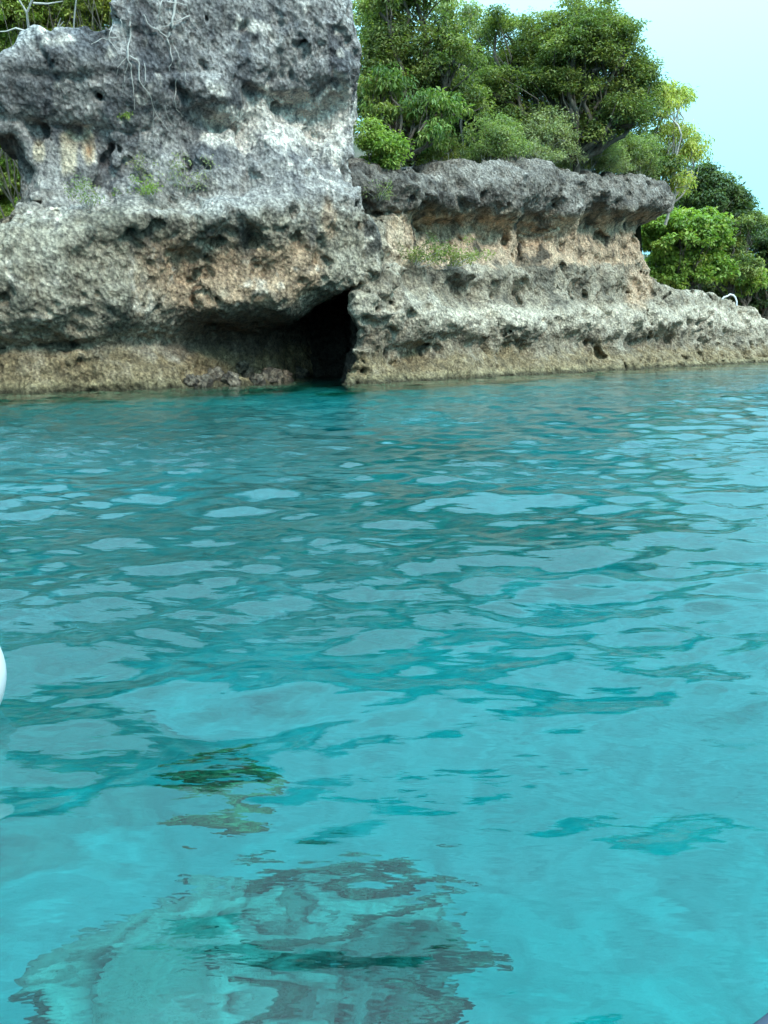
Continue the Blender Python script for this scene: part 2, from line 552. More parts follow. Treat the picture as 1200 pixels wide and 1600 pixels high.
def build_right():
    h = 0.12
    u0, u1, s0, s1, z0, z1 = -3.2, 66.0, -3.0, 8.5, -4.2, 14.6
    us = np.arange(u0, u1, h); ss = np.arange(s0, s1, h); zs = np.arange(z0, z1, h)
    pts = np.array([(px, py, s) for px, c in RIGHT.items() for py, s in c], float)
    U, Z = right_uz(pts[:, 0], pts[:, 1], pts[:, 2])
    ev = thin_plate(np.stack([U * 0.30, Z], 1), pts[:, 2], 0.01)
    UU, ZZ = np.meshgrid(us, zs, indexing='ij')
    S = ev(np.stack([np.clip(UU, -1.5, 54) * 0.30, np.clip(ZZ, -1.0, 13.5)], -1).reshape(-1, 2)).reshape(UU.shape)
    S = 1.0 + (S - 1.0) * 1.1
    S = np.clip(S, -1.2, 4.0) - np.clip(-ZZ - 0.8, 0, 4) * 0.5
    cu, cz = cap_line()
    b = np.array([(1000, 444), (1035, 446), (1050, 456), (1062, 454), (1085, 461), (1105, 460), (1130, 473), (1150, 477), (1165, 474), (1172, 480), (1179, 486)], float)
    bu, bz = right_uz(b[:, 0], b[:, 1], np.full(len(b), 1.8))
    topA = np.interp(us, cu, cz)
    topB = np.where(us < bu[-1], np.interp(us, bu, bz), -9)
    topC = np.interp(us, right_uz(np.array([560., 1150, 1200, 1260]), np.array([500., 500, 498, 503]), np.full(4, 1.2))[0], [4.7, 3.9, 3.6, 3.3])
    # right end of the tall block, undercut beneath its cap
    e = np.array([(1040, 600), (1040, 470), (1034, 450), (1026, 430), (1018, 390), (1014, 352), (1034, 340), (1048, 325), (1050, 305), (1046, 285)], float)
    eu, ez = right_uz(e[:, 0], e[:, 1], np.full(len(e), 1.8))
    o = np.argsort(ez)
    ue = np.interp(zs, ez[o], eu[o])
    fr = (S[:, None, :] - ss[None, :, None]).astype(np.float32) * 0.8
    U3 = us[:, None, None]; S3 = ss[None, :, None]; Z3 = zs[None, None, :]
    fa = smax(np.broadcast_to((Z3 - topA[:, None, None] - 0.10 * (S3 - 1.5)), fr.shape).astype(np.float32),
              np.broadcast_to((U3 - ue[None, None, :] + 0.2 * (S3 - 2)), fr.shape).astype(np.float32), 0.4)
    tb = np.maximum(topB, topC)
    fb = np.broadcast_to(Z3 - np.where(S3 > 1.2, tb[:, None, None], topC[:, None, None]), fr.shape).astype(np.float32)
    f = smax(fr, np.minimum(fa, fb), 0.35)
    f = np.maximum(f, (S3 - (s1 - 0.5)).astype(np.float32))
    f = np.maximum(f, (u0 + 0.4 - U3).astype(np.float32))
    f = np.maximum(f, (z0 + 0.4 - Z3).astype(np.float32))
    f = np.maximum(f, (U3 - u1 + 0.4).astype(np.float32))
    I = np.argwhere((f < 1.0) & (np.broadcast_to(U3, f.shape) < 8))
    x, y = right_xy(us[I[:, 0]], ss[I[:, 1]])
    P = np.stack([x, y, zs[I[:, 2]]], -1)
    ppx, ppy = project(P)
    edge = poly_sd(ppx, ppy, [(300, -200), (540, -200), (545, 250), (564, 330), (583, 380), (572, 415), (556, 438), (557, 470), (563, 500), (560, 540), (550, 580), (546, 605), (546, 720), (300, 720)]) * P[:, 1] / FPX
    edge = np.maximum(edge, P[:, 1] - 41.0)
    v = f[I[:, 0], I[:, 1], I[:, 2]]
    f[I[:, 0], I[:, 1], I[:, 2]] = smax(v, -edge, 0.15)
    # karst relief
    I = np.argwhere((np.abs(f) < 1.0) & ((S3 < 5.0) | (U3 < 8)) & (Z3 > -2.0))
    x, y = right_xy(us[I[:, 0]], ss[I[:, 1]])
    P = np.stack([x, y, zs[I[:, 2]]], -1).astype(np.float32)
    zone = 0.40 + 0.60 * smooth(-0.35, 0.45, vnoise(P, 0.33, 9))
    Pf = P * np.array([1, 1, 0.22], np.float32)
    Pb = P * np.array([.35, .35, 1.0], np.float32)
    d = 0.50 * np.abs(vnoise(P, 0.45, 4)) + zone * (0.58 * np.abs(vnoise(P, 1.0, 5)) + 0.44 * np.abs(vnoise(P, 2.0, 6))) + 0.22 * np.abs(vnoise(Pf, 1.3, 8)) + 0.30 * np.abs(vnoise(Pb, 1.5, 10)) - 0.58
    d = d + 0.50 * smooth(0.55, 0.8, vnoise(P, 1.5, 7)) + 0.35 * smooth(0.09, 0.0, np.abs(vnoise(Pb * 0.7, 0.8, 6))) * smooth(0, .4, vnoise(P, .3, 1))
    f[I[:, 0], I[:, 1], I[:, 2]] += d.astype(np.float32)
    V, Fq = surface_nets(f, (u0, s0, z0), h)
    x, y = right_xy(V[:, 0], V[:, 1])
    return np.stack([x, y, V[:, 2]], 1).astype(np.float32), Fq


def cull(V, F, back):
    """drop faces nobody can see: deep under water, or on the far inland side"""
    c = V[F].mean(1)
    n = np.cross(V[F[:, 2]] - V[F[:, 0]], V[F[:, 3]] - V[F[:, 1]])
    v = c - CAM
    away = (n * v).sum(1) / np.maximum(np.linalg.norm(n, axis=1) * np.linalg.norm(v, axis=1), 1e-9)
    F = F[(c[:, 2] > -3.2) & ~((away > 0.25) & (back(c) > 3.0) & (n[:, 2] <= np.abs(n[:, 1])))]
    used = np.unique(F)
    m = np.full(len(V), -1, np.int32); m[used] = np.arange(len(used))
    return V[used], m[F]


def blob(px, py, cx, cy, rx, ry):
    return np.exp(-(((px - cx) / rx) ** 2 + ((py - cy) / ry) ** 2))


def lerp(c, col, w):
    return c + (np.array(col, np.float32) - c) * np.clip(w, 0, 1)[:, None]


def roughen(V, F, seed):
    N = normals_np(V, F)
    zone = 0.35 + 0.65 * smooth(-0.3, 0.4, vnoise(V, 0.5, seed + 2))
    d = zone * (0.15 * np.abs(vnoise(V, 2.9, seed)) + 0.09 * np.abs(vnoise(V, 5.2, seed + 1))) - 0.06
    return (V - N * d[:, None]).astype(np.float32)


def streaks(V, seed):
    """rain streaks: fast across the face, slow downwards"""
    Q = V * np.array([1, 1, 0.10], np.float32)
    return fbm(Q, 1.5, 3, seed)


def tide(c, V, px):
    n = fbm(V, 0.7, 3, 8)
    n2 = fbm(V, 2.6, 3, 5)
    z = V[:, 2]
    top = 1.40 + 0.45 * n
    w = 1 - smooth(top - 0.5, top + 0.35, z + 0.2 * n2)
    t = np.empty_like(c); t[:] = (0.31, 0.235, 0.135)
    t = lerp(t, (0.42, 0.335, 0.22), smooth(0.0, 0.9, n2) * 0.8)
    t = lerp(t, (0.14, 0.11, 0.07), smooth(0.1, 0.9, -n2) * 0.7)
    t = lerp(t, (0.38, 0.32, 0.18), (1 - smooth(0.2, 0.5, z)) * 0.55)
    t = lerp(t, (0.10, 0.085, 0.05), 1 - smooth(0.04, 0.30, z + 0.10 * n2))
    t = lerp(t, (0.20, 0.22, 0.12), 1 - smooth(-0.4, 0.0, z))
    return lerp(c, t, w)


def color_left(V):
    px, py = project(V)
    n0 = fbm(V, 0.28, 3, 1); n1 = fbm(V, 0.8, 4, 2); n3 = fbm(V, 2.4, 3, 3); st = streaks(V, 4)
    c = np.empty((len(V), 3), np.float32); c[:] = (0.40, 0.39, 0.385)
    c = lerp(c, (0.15, 0.16, 0.18), smooth(0.0, 0.8, n1 + 0.25 * n0) * 0.85)
    c = lerp(c, (0.52, 0.53, 0.53), smooth(0.15, 0.9, -n1) * 0.6)
    c = lerp(c, (0.10, 0.105, 0.125), smooth(0.15, 0.6, st) * 0.75 * smooth(340, 260, py))
    c = lerp(c, (0.10, 0.11, 0.13), np.maximum(blob(px, py, 230, 50, 95, 60), blob(px, py, 60, 110, 70, 60)) * smooth(-.6, .5, n1) * 0.6)
    c = lerp(c, (0.12, 0.125, 0.14), smooth(0.05, 0.6, n0) * 0.45 * smooth(330, 250, py))
    # lower mass: greenish grey
    low = smooth(300, 350, py + 18 * n1)
    g = np.empty_like(c); g[:] = (0.37, 0.35, 0.295)
    g = lerp(g, (0.15, 0.16, 0.14), smooth(0.0, 0.8, n1) * 0.75)
    g = lerp(g, (0.50, 0.49, 0.44), smooth(0.2, 0.9, -n1) * 0.6)
    c = lerp(c, g, low * 0.9)
    # fresh pink and ochre faces under the ledge
    pk = np.maximum.reduce([blob(px, py, 270, 420, 60, 60), blob(px, py, 370, 430, 95, 52), blob(px, py, 465, 415, 60, 58), blob(px, py, 330, 470, 60, 18), blob(px, py, 515, 345, 14, 40)])
    c = lerp(c, (0.50, 0.385, 0.29), smooth(0.25, 0.8, pk + 0.28 * n1 + 0.15 * st) * 0.9)
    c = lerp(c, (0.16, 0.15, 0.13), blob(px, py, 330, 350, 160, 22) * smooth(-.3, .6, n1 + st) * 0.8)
    c = lerp(c, (0.11, 0.115, 0.12), smooth(0.35, 0.8, st) * smooth(330, 350, py) * smooth(430, 380, py) * 0.8)
    # white dripstone in the niches
    wh = np.maximum.reduce([blob(px, py, 475, 186, 80, 38) * 1.3, blob(px, py, 365, 198, 48, 28), blob(px, py, 527, 215, 16, 65), blob(px, py, 535, 160, 16, 35),
                            blob(px, py, 345, 140, 18, 12) * .8, blob(px, py, 395, 40, 40, 20) * .6])
    c = lerp(c, (0.88, 0.84, 0.78), smooth(0.18, 0.48, wh + 0.34 * n3 + 0.22 * st) * 0.95)
    dr = np.maximum.reduce([blob(px, py, 105, 235, 13, 36), blob(px, py, 138, 235, 9, 26), blob(px, py, 60, 235, 12, 25)])
    c = lerp(c, (0.66, 0.58, 0.44), smooth(0.35, 0.7, dr + 0.35 * st + .2 * n3) * 0.9)
    c = lerp(c, (0.42, 0.20, 0.08), blob(px, py, 139, 236, 6, 12) * 0.8)
    c = lerp(c, (0.20, 0.15, 0.11), blob(px, py, 330, 250, 0.1, 0.1))
    # algae-dark rock around the cave, deepened with painted cave shade
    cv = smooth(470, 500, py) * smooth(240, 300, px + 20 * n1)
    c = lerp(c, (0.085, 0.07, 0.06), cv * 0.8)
    c = c * (np.array([1.10, 1.0, 0.87]) + smooth(420, 220, py)[:, None] * np.array([-0.06, 0.0, 0.09])).astype(np.float32)
    return tide(c, V, px)


def color_right(V):
    px, py = project(V)
    u, s = right_us(V)
    z = V[:, 2]
    n1 = fbm(V, 0.7, 4, 2); n3 = fbm(V, 2.2, 3, 3); st = streaks(V, 6)
    c = np.empty((len(V), 3), np.float32); c[:] = (0.37, 0.345, 0.30)
    c = lerp(c, (0.14, 0.14, 0.13), smooth(0.05, 0.8, n1) * 0.75)
    c = lerp(c, (0.56, 0.55, 0.51), smooth(0.1, 0.8, -n1 + 0.3 * n3) * 0.6)
    # pale crest of the lower bench
    c = lerp(c, (0.64, 0.61, 0.55), smooth(0.3, 0.75, blob(px * 0 + 1, py, 1, 497, 1, 22) + 0.3 * n3) * 0.75)
    # pink wall under the cap
    pk = smooth(326, 342, py + 9 * n3) * smooth(424, 405, py + 8 * n3) * smooth(1045, 1020, px) * smooth(585, 620, px)
    pk = np.maximum(pk, blob(px, py, 1000, 450, 26, 38) * 1.1)
    c = lerp(c, (0.62, 0.50, 0.40), smooth(0.35, 0.8, pk + 0.22 * n1) * 0.92)
    c = lerp(c, (0.70, 0.61, 0.50), smooth(0.3, 0.9, st) * pk * 0.6)
    c = lerp(c, (0.10, 0.10, 0.095), smooth(0.10, 0.55, -st + 0.45 * n1 + 1.0 * blob(px, py, 852, 375, 14, 45) + .35 * smooth(372, 335, py) - .25) * pk * 0.9)
    # dark weathered cap
    cp = smooth(338, 322, py + 10 * n1)
    d = np.empty_like(c); d[:] = (0.235, 0.23, 0.23)
    d = lerp(d, (0.09, 0.09, 0.095), smooth(0.0, 0.7, n1) * 0.8)
    d = lerp(d, (0.40, 0.40, 0.41), smooth(0.1, 0.8, -n1 + 0.4 * n3) * 0.6)
    c = lerp(c, d, cp)
    c = lerp(c, (0.25, 0.20, 0.16), blob(px, py, 610, 470, 40, 70) * smooth(-.2, .5, n1) * 0.5)
    c = c * np.array([1.10, 1.0, 0.86], np.float32)
    c = tide(c, V, px)
    return lerp(c, (0.07, 0.06, 0.05), smooth(33.6, 35.0, V[:, 1]) * (px < 566) * (py > 430))  # cave interior painted near black, its shade put into the rock colour


V, F = cull(*build_left(), lambda c: c[:, 1] - (LY0 + LK * (c[:, 0] - LX0)))
V = roughen(V, F, 6)
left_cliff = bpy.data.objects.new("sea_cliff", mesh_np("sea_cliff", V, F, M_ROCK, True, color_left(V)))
link(left_cliff, label="tall grey limestone headland with dark sea cave at the waterline", category="cliff", kind="structure")
bvh_l = BVHTree.FromPolygons([tuple(v) for v in V.tolist()], F.tolist())
V, F = cull(*build_right(), lambda c: right_us(c)[1])
V = roughen(V, F, 2)
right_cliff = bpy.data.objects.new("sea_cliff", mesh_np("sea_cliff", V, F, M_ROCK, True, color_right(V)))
link(right_cliff, label="lower stepped limestone cliff with pink band under dark jagged cap", category="cliff", kind="structure")
bvh_r = BVHTree.FromPolygons([tuple(v) for v in V.tolist()], F.tolist())


def hit(px, py):
    """point of the rock seen at a photo pixel"""
    d = Vector(rays(px, py)).normalized()
    best = None
    for b in (bvh_l, bvh_r):
        loc, nor, _, dist = b.ray_cast(Vector(CAM), d)
        if loc is not None and (best is None or dist < best[2]):
            best = (loc, nor, dist)
    return best


# ------------------------------------------------------------------ island ground behind the cliffs
cu, cz = cap_line()


def ground_z(x, y):
    P = np.stack([np.asarray(x, float), np.asarray(y, float)], -1)
    u, s = right_us(P)
    high = np.interp(u, cu, cz) - 0.35
    low = 3.0 + 0 * u
    w = 1 - smooth(R_UEND - 3.5, R_UEND - 0.5, u - 0.15 * np.clip(s, 0, 10))
    z = low + (high - low) * w
    z = z + np.clip(s - 4, 0, 60) * (0.10 + 0.22 * smooth(10, 30, s))
    left = smooth(-2.0, -8.0, np.asarray(x, float)) * smooth(80, 66, np.asarray(y, float))
    return z + (5.0 - z) * left


gu = np.concatenate([np.arange(-46, 60, 1.0), np.arange(60, 200, 6.0)]); gs = np.concatenate([np.arange(3.0, 30, 0.9), np.arange(30, 140, 5.0)])
GU, GS = np.meshgrid(gu, gs, indexing='ij')
gx, gy = right_xy(GU, GS)
gz = ground_z(gx, gy)
GV = np.stack([gx, gy, gz], -1).reshape(-1, 3).astype(np.float32)
GV[:, 2] += 0.25 * fbm(GV, 0.4, 3, 3)
ni, nj = GU.shape
ii, jj = np.meshgrid(np.arange(ni - 1), np.arange(nj - 1), indexing='ij')
q = (ii * nj + jj).ravel()
GF = np.stack([q, q + nj, q + nj + 1, q + 1], 1)
lx = LY0 + LK * (GV[:, 0] - LX0)
keep = (GV[:, 1] > lx + 3.5) | (GV[:, 0] > -1)
GV[~keep, 2] = 5.0
gc = np.empty((len(GV), 3), np.float32); gc[:] = (0.05, 0.055, 0.025)
gc = lerp(gc, (0.10, 0.085, 0.06), smooth(0, .8, fbm(GV, .5, 3, 4)))
ground = bpy.data.objects.new("ground", mesh_np("ground", GV, GF[keep[GF].all(1)], M_GROUND, True, gc))
link(ground, kind="structure", label="wooded island ground behind the cliffs", category="ground")

# ------------------------------------------------------------------ sea
def sea_z(x, y):
    return 0


def build_water():
    th = np.concatenate([np.linspace(-math.pi, -0.72, 36, endpoint=False), np.linspace(-0.72, 0.72, 450), np.linspace(0.72, math.pi, 37)[1:]])
    r = [0.35]
    while r[-1] < 130:
        r.append(r[-1] * 1.0074)
    r = np.array(r + [170, 240, 400, 800, 1500])
    R, T = np.meshgrid(r, th, indexing='ij')
    X = (R * np.sin(T)).astype(np.float32); Y = (R * np.cos(T)).astype(np.float32)
    Z = np.zeros_like(X); DX = np.zeros_like(X); DY = np.zeros_like(X)
    g = np.random.default_rng(21)
    sp = np.maximum(R * 0.0074, R * 0.0032)
    n = 110
    lam = np.exp(np.linspace(math.log(0.13), math.log(5.5), n))
    # gusts: short waves come in patches
    Pn = np.stack([X.ravel() * 0.6, Y.ravel(), 0 * X.ravel()], 1)
    gust = smooth(-0.5, 0.5, vnoise(Pn, 0.35, 9) + 0.5 * vnoise(Pn, 0.9, 10)).reshape(X.shape)
    near = smooth(1.9, 5.0, R)
    ruffle = ((0.22 + 0.78 * gust) * (0.22 + 0.78 * near)).astype(np.float32)
    for L in lam:
        k = 2 * math.pi / L
        spread = 0.42 + 0.25 * smooth(1.2, 0.25, L)
        a = -math.pi / 2 + 0.22 + g.normal() * spread
        slope = 0.0075 + 0.033 * math.exp(-((math.log(L) - math.log(0.35)) / 0.55) ** 2)
        slope += 0.013 * math.exp(-((math.log(L) - math.log(0.85)) / 0.38) ** 2)
        slope += 0.011 * smooth(0.5, 0.2, L)
        slope *= math.exp(-max(0, math.log(L / 1.6)) * 0.9)
        amp = slope / k * math.sqrt(2)
        w = smooth(2.0, 4.0, L / sp)
        m = smooth(0.8, 0.3, L)
        w = w * (1 - m * (1 - (0.35 + 0.65 * gust)))
        m2 = smooth(0.75, 0.35, L)
        w = w * (1 - m2 * 0.80 * (1 - near))                  # calmer in the lee of the boat
        kx, ky = k * math.cos(a), k * math.sin(a)
        ph = kx * X + ky * Y + g.random() * 6.283
        s, c = np.sin(ph), np.cos(ph)
        A = (amp * w).astype(np.float32)
        Z += A * s
        DX += A * c * math.cos(a) * 0.8; DY += A * c * math.sin(a) * 0.8
    fade = smooth(1400, 120, R)
    X += DX * fade; Y += DY * fade; Z *= fade
    Vw = np.stack([X, Y, Z], -1).reshape(-1, 3)
    a, b = X.shape
    ii, jj = np.meshgrid(np.arange(a - 1), np.arange(b - 1), indexing='ij')
    q = (ii * b + jj).ravel()
    Fw = np.stack([q, q + 1, q + b + 1, q + b], 1)
    # stitch the seam behind the camera and close the middle with a fan-like cap of quads
    i = np.arange(a - 1)
    Fs = np.stack([i * b + b - 1, i * b, (i + 1) * b, (i + 1) * b + b - 1], 1)
    Vw = np.concatenate([Vw, [[0, 0, 0]]])
    me_f = np.concatenate([Fw, Fs])
    return Vw, me_f, np.append(ruffle.ravel(), 0.3)


Vw, Fw, ruffle = build_water()
me = mesh_np("sea", Vw, Fw, M_WATER, True, np.repeat(ruffle[:, None], 3, 1))
sea = bpy.data.objects.new("sea", me)
link(sea, kind="structure", label="clear turquoise sea with rippled surface reflecting the pale sky", category="sea")


def refr(px, py, depth):
    """where the line of sight of a pixel meets the bottom, bent at a flat surface"""
    p = on_z(px, py, 0.0)
    d = rays(px, py); d = d / np.linalg.norm(d)
    hl = math.hypot(d[0], d[1])
    st = hl / 1.33
    k = depth * st / math.sqrt(1 - st * st)
    return np.array([p[0] + d[0] / hl * k, p[1] + d[1] / hl * k, -depth])


def depth_fn(x, y):
    yc = LY0 + LK * (x - LX0)
    u, s = right_us(np.stack([x, y], -1))
    shore = np.where(x < -1, yc - y, np.maximum(-s, 0))
    d = 4.1 + 1.4 * smooth(3.0, 8.5, y) - 2.6 * smooth(10, 1.0, shore)
    return d


bx = np.concatenate([np.linspace(-900, -60, 12, endpoint=False), np.linspace(-60, -14, 40, endpoint=False), np.linspace(-14, 14, 130, endpoint=False), np.linspace(14, 90, 60, endpoint=False), np.linspace(90, 900, 12)])
by = np.concatenate([np.linspace(-900, -30, 12, endpoint=False), np.linspace(-30, 0, 20, endpoint=False), np.linspace(0, 20, 110, endpoint=False), np.linspace(20, 100, 70, endpoint=False), np.linspace(100, 900, 12)])
BX, BY = np.meshgrid(bx, by, indexing='ij')
BV = np.stack([BX, BY, 0 * BX], -1).reshape(-1, 3).astype(np.float32)
bn = fbm(BV, 0.35, 4, 5); bn2 = fbm(BV, 0.10, 3, 7); bn3 = fbm(BV, 1.4, 3, 2)
reef = smooth(0.10, 0.55, bn + 0.7 * bn2 - 0.25)
for (px, py, r) in ((270, 880, 1.5), (380, 860, 1.3), (120, 1020, 1.1), (230, 1010, .8), (100, 820, 1.6), (500, 790, 1.6), (640, 960, .7), (860, 860, 1.0), (560, 700, 2.5), (250, 660, 4.0)):
    p = refr(px, py, 6.0)
    reef = np.maximum(reef, smooth(1.15, 0.55, np.hypot((BV[:, 0] - p[0]) * 0.7, BV[:, 1] - p[1]) / r + 0.5 * bn))
near = np.exp(-((BV[:, 0] - 1.2) / 2.8) ** 2 - ((BV[:, 1] - 3.2) / 2.8) ** 2)
reef *= 1 - smooth(0.25, 0.6, near)
BV[:, 2] = -depth_fn(BV[:, 0].astype(float), BV[:, 1].astype(float)) + 0.18 * bn + reef * (0.25 + 0.35 * np.abs(bn3))
bc = np.empty((len(BV), 3), np.float32); bc[:] = (0.42, 0.41, 0.37)
bc = lerp(bc, (0.36, 0.355, 0.32), smooth(0, .8, bn3) * .5)
bc = lerp(bc, (0.14, 0.18, 0.14), reef * 0.66)
shore_w = smooth(6.0, 1.0, np.where(BV[:, 0] < -1, LY0 + LK * (BV[:, 0] - LX0) - BV[:, 1], -right_us(BV)[1]))
bc = lerp(bc, (0.24, 0.21, 0.14), shore_w * 0.7)
ni, nj = BX.shape
ii, jj = np.meshgrid(np.arange(ni - 1), np.arange(nj - 1), indexing='ij')
q = (ii * nj + jj).ravel()
BF = np.stack([q, q + nj, q + nj + 1, q + 1], 1)
seabed = bpy.data.objects.new("seabed", mesh_np("seabed", BV, BF, M_SEABED, True, bc))
link(seabed, kind="structure", label="pale sandy seabed with dark reef patches under the water", category="seabed")


# ------------------------------------------------------------------ lumps: coral heads and boulders
def lump_mesh(name, radii, seed, mat, col_a, col_b, sub=4, rough=0.35, flat=0.0):
    import bmesh
    bm = bmesh.new()
    bmesh.ops.create_icosphere(bm, subdivisions=sub, radius=1.0)
    P = np.array([v.co[:] for v in bm.verts], np.float32)
    Fc = np.array([[v.index for v in f.verts] for f in bm.faces])
    bm.free()
    Q = P + seed * 3.3
    d = 1 - rough * np.abs(fbm(Q, 1.6, 3, seed)) - 0.4 * rough * np.abs(vnoise(Q, 6.0, seed + 3)) + 0.25 * rough * vnoise(Q, 3.0, seed + 1)
    P = P * d[:, None] * np.array(radii, np.float32)
    w = smooth(-0.5, 0.6, fbm(Q, 2.2, 3, seed + 2))
    c = lerp(np.tile(np.array(col_a, np.float32), (len(P), 1)), col_b, w)
    return mesh_np(name, P, Fc, mat, True, c)


CORALS = [  # px, py, depth of its middle, radii, z turn, colours, label
    (300, 1520, 2.75, (0.95, 0.62, 0.55), 0.35, (0.17, 0.24, 0.19), (0.32, 0.38, 0.31), "broad pale coral mound under the water at the bottom corner by the white float"),
    (560, 1470, 3.0, (0.75, 0.50, 0.42), -0.2, (0.18, 0.25, 0.20), (0.35, 0.40, 0.33), "pale lumpy coral mound under the water, second from the bottom corner"),
    (490, 1352, 2.8, (1.15, 0.06, 0.09), 0.10, (0.03, 0.11, 0.08), (0.07, 0.20, 0.14), "long dark weedy reef ridge under water, shaped as the farthest gap in the sky reflection"),  # this and the next two: streaks that reflect no sky, added as dark ridges
    (540, 1440, 2.35, (0.80, 0.045, 0.08), 0.45, (0.03, 0.11, 0.08), (0.07, 0.20, 0.14), "slanting dark weedy reef ridge between the two pale coral mounds, shaped as a gap in the sky reflection"),
    (690, 1530, 2.6, (0.36, 0.045, 0.08), 0.05, (0.03, 0.11, 0.08), (0.07, 0.20, 0.14), "short dark weedy reef ridge at the bottom edge of the picture, shaped as a gap in the sky reflection"),
    (140, 1530, 2.9, (0.28, 0.22, 0.3), 0.2, (0.14, 0.18, 0.08), (0.26, 0.28, 0.13), "small yellowish coral head at the edge of the broad pale mound"),
    (330, 1235, 3.6, (0.5, 0.08, 0.15), 0.30, (0.14, 0.20, 0.09), (0.28, 0.32, 0.14), "yellow-brown coral ridge under water between the sky reflections"),
]
for i, (px, py, dp, rad, rz, ca, cb, lab) in enumerate(CORALS):
    p = refr(px, py, dp)
    o = bpy.data.objects.new("coral_head", lump_mesh("coral_head", rad, 3 + i, M_CORAL, ca, cb, 5, 0.45))
    o.location = (p[0], p[1], -dp - 0.1); o.rotation_euler = (0, 0, rz)
    link(o, label=lab, category="coral", group="coral heads in the shallow foreground")

for i, (px, py, r) in enumerate([(318, 601, .42), (338, 590, .5), (362, 600, .48), (388, 588, .55), (404, 600, .42), (424, 592, .6), (448, 598, .42), (470, 594, .5), (378, 572, .4), (300, 598, .4)]):
    hh = hit(px, py)
    if hh is None:
        continue
    loc = hh[0]
    o = bpy.data.objects.new("boulder", lump_mesh("boulder", (r * 1.1, r * .9, r * .95), 20 + i, M_ROCK, (0.10, 0.085, 0.07), (0.32, 0.26, 0.19), 3, 0.55))
    o.location = (loc.x, loc.y - r * 0.3, max(loc.z, r * 0.35)); o.rotation_euler = (0, 0, i * 1.3)
    link(o, label="rounded brown boulder at the waterline under the cave overhang", category="boulder", group="boulders at the cave mouth")


# ------------------------------------------------------------------ plants
def tube(path, radii, sides=6):
    path = np.asarray(path, float); radii = np.asarray(radii, float)
    n = len(path)
    tan = np.gradient(path, axis=0)
    tan /= np.maximum(np.linalg.norm(tan, axis=1, keepdims=True), 1e-9)
    ref = np.where(np.abs(tan[:, 2:3]) > 0.9, [[1.0, 0, 0]], [[0, 0, 1.0]])
    a = np.cross(tan, ref); a /= np.linalg.norm(a, axis=1, keepdims=True)
    b = np.cross(tan, a)
    ang = np.arange(sides) / sides * 2 * math.pi
    ring = a[:, None] * np.cos(ang)[None, :, None] + b[:, None] * np.sin(ang)[None, :, None]
    Vt = (path[:, None] + ring * radii[:, None, None]).reshape(-1, 3)
    Ft = []
    for i in range(n - 1):
        for k in range(sides):
            k2 = (k + 1) % sides
            Ft.append((i * sides + k, i * sides + k2, (i + 1) * sides + k2, (i + 1) * sides + k))
    return Vt, np.array(Ft)


class Tubes:
    def __init__(self):
        self.V, self.F, self.n = [], [], 0

    def add(self, path, radii, sides=6):
        v, f = tube(path, radii, sides)
        self.V.append(v); self.F.append(f + self.n); self.n += len(v)

    def limb(self, a, b, r0, r1, g, sag=0.12, n=6, sides=5):
        a = np.asarray(a, float); b = np.asarray(b, float)
        t = np.linspace(0, 1, n)[:, None]
        L = np.linalg.norm(b - a)
        off = g.normal(size=3) * sag * L
        wob = g.normal(size=(n, 3)) * 0.03 * L
        wob[0] = wob[-1] = 0
        p = a + (b - a) * t + off * np.sin(t * math.pi) + wob
        self.add(p, np.linspace(r0, r1, n), sides)
        return p

    def mesh(self, name, mat):
        return mesh_np(name, np.concatenate(self.V), np.concatenate(self.F), mat, True)


def leaves(centers, cradius, per, size, g, pal, droop=0.2, up=0.9, flat=0.55, aspect=0.45):
    """clumps of folded leaves round the given centres; every clump has its own tone"""
    n = len(centers) * per
    ci = np.repeat(np.arange(len(centers)), per)
    d = g.normal(size=(n, 3)); d /= np.linalg.norm(d, axis=1, keepdims=True)
    rr = g.random(n) ** 0.45
    cr = np.asarray(cradius)[ci] if np.ndim(cradius) else np.full(n, cradius)
    off = d * (rr * cr)[:, None]; off[:, 2] *= flat
    c = centers[ci] + off
    nrm = g.normal(size=(n, 3)) * 0.55 + d * 0.5; nrm[:, 2] += up
    nrm /= np.linalg.norm(nrm, axis=1, keepdims=True)
    ax = g.normal(size=(n, 3)) + d * 0.8; ax[:, 2] -= droop * 3
    ax -= nrm * (ax * nrm).sum(1, keepdims=True)
    ax /= np.linalg.norm(ax, axis=1, keepdims=True)
    sd = np.cross(nrm, ax)
    L = size * (0.65 + 0.7 * g.random(n)); W = L * aspect
    tip = c + ax * L[:, None] - nrm * (L * 0.15)[:, None]
    mid = c + ax * (L * 0.45)[:, None]
    l_ = mid + sd * (W / 2)[:, None] + nrm * (W * 0.15)[:, None]
    r_ = mid - sd * (W / 2)[:, None] + nrm * (W * 0.15)[:, None]
    V = np.stack([c, l_, tip, r_], 1).reshape(-1, 3)
    F = np.arange(n * 4).reshape(n, 4)
    pal = np.array(pal, float)
    cw = g.random(len(centers))
    w = np.clip(cw[ci] * 0.75 + 0.25 * g.random(n), 0, 0.9999) * (len(pal) - 1)
    k = w.astype(int); fr = (w - k)[:, None]
    colr = pal[k] * (1 - fr) + pal[np.minimum(k + 1, len(pal) - 1)] * fr
    colr *= (1.6 + 1.4 * g.random(n))[:, None]
    colr = np.repeat(colr, 4, 0)
    return V, F, colr


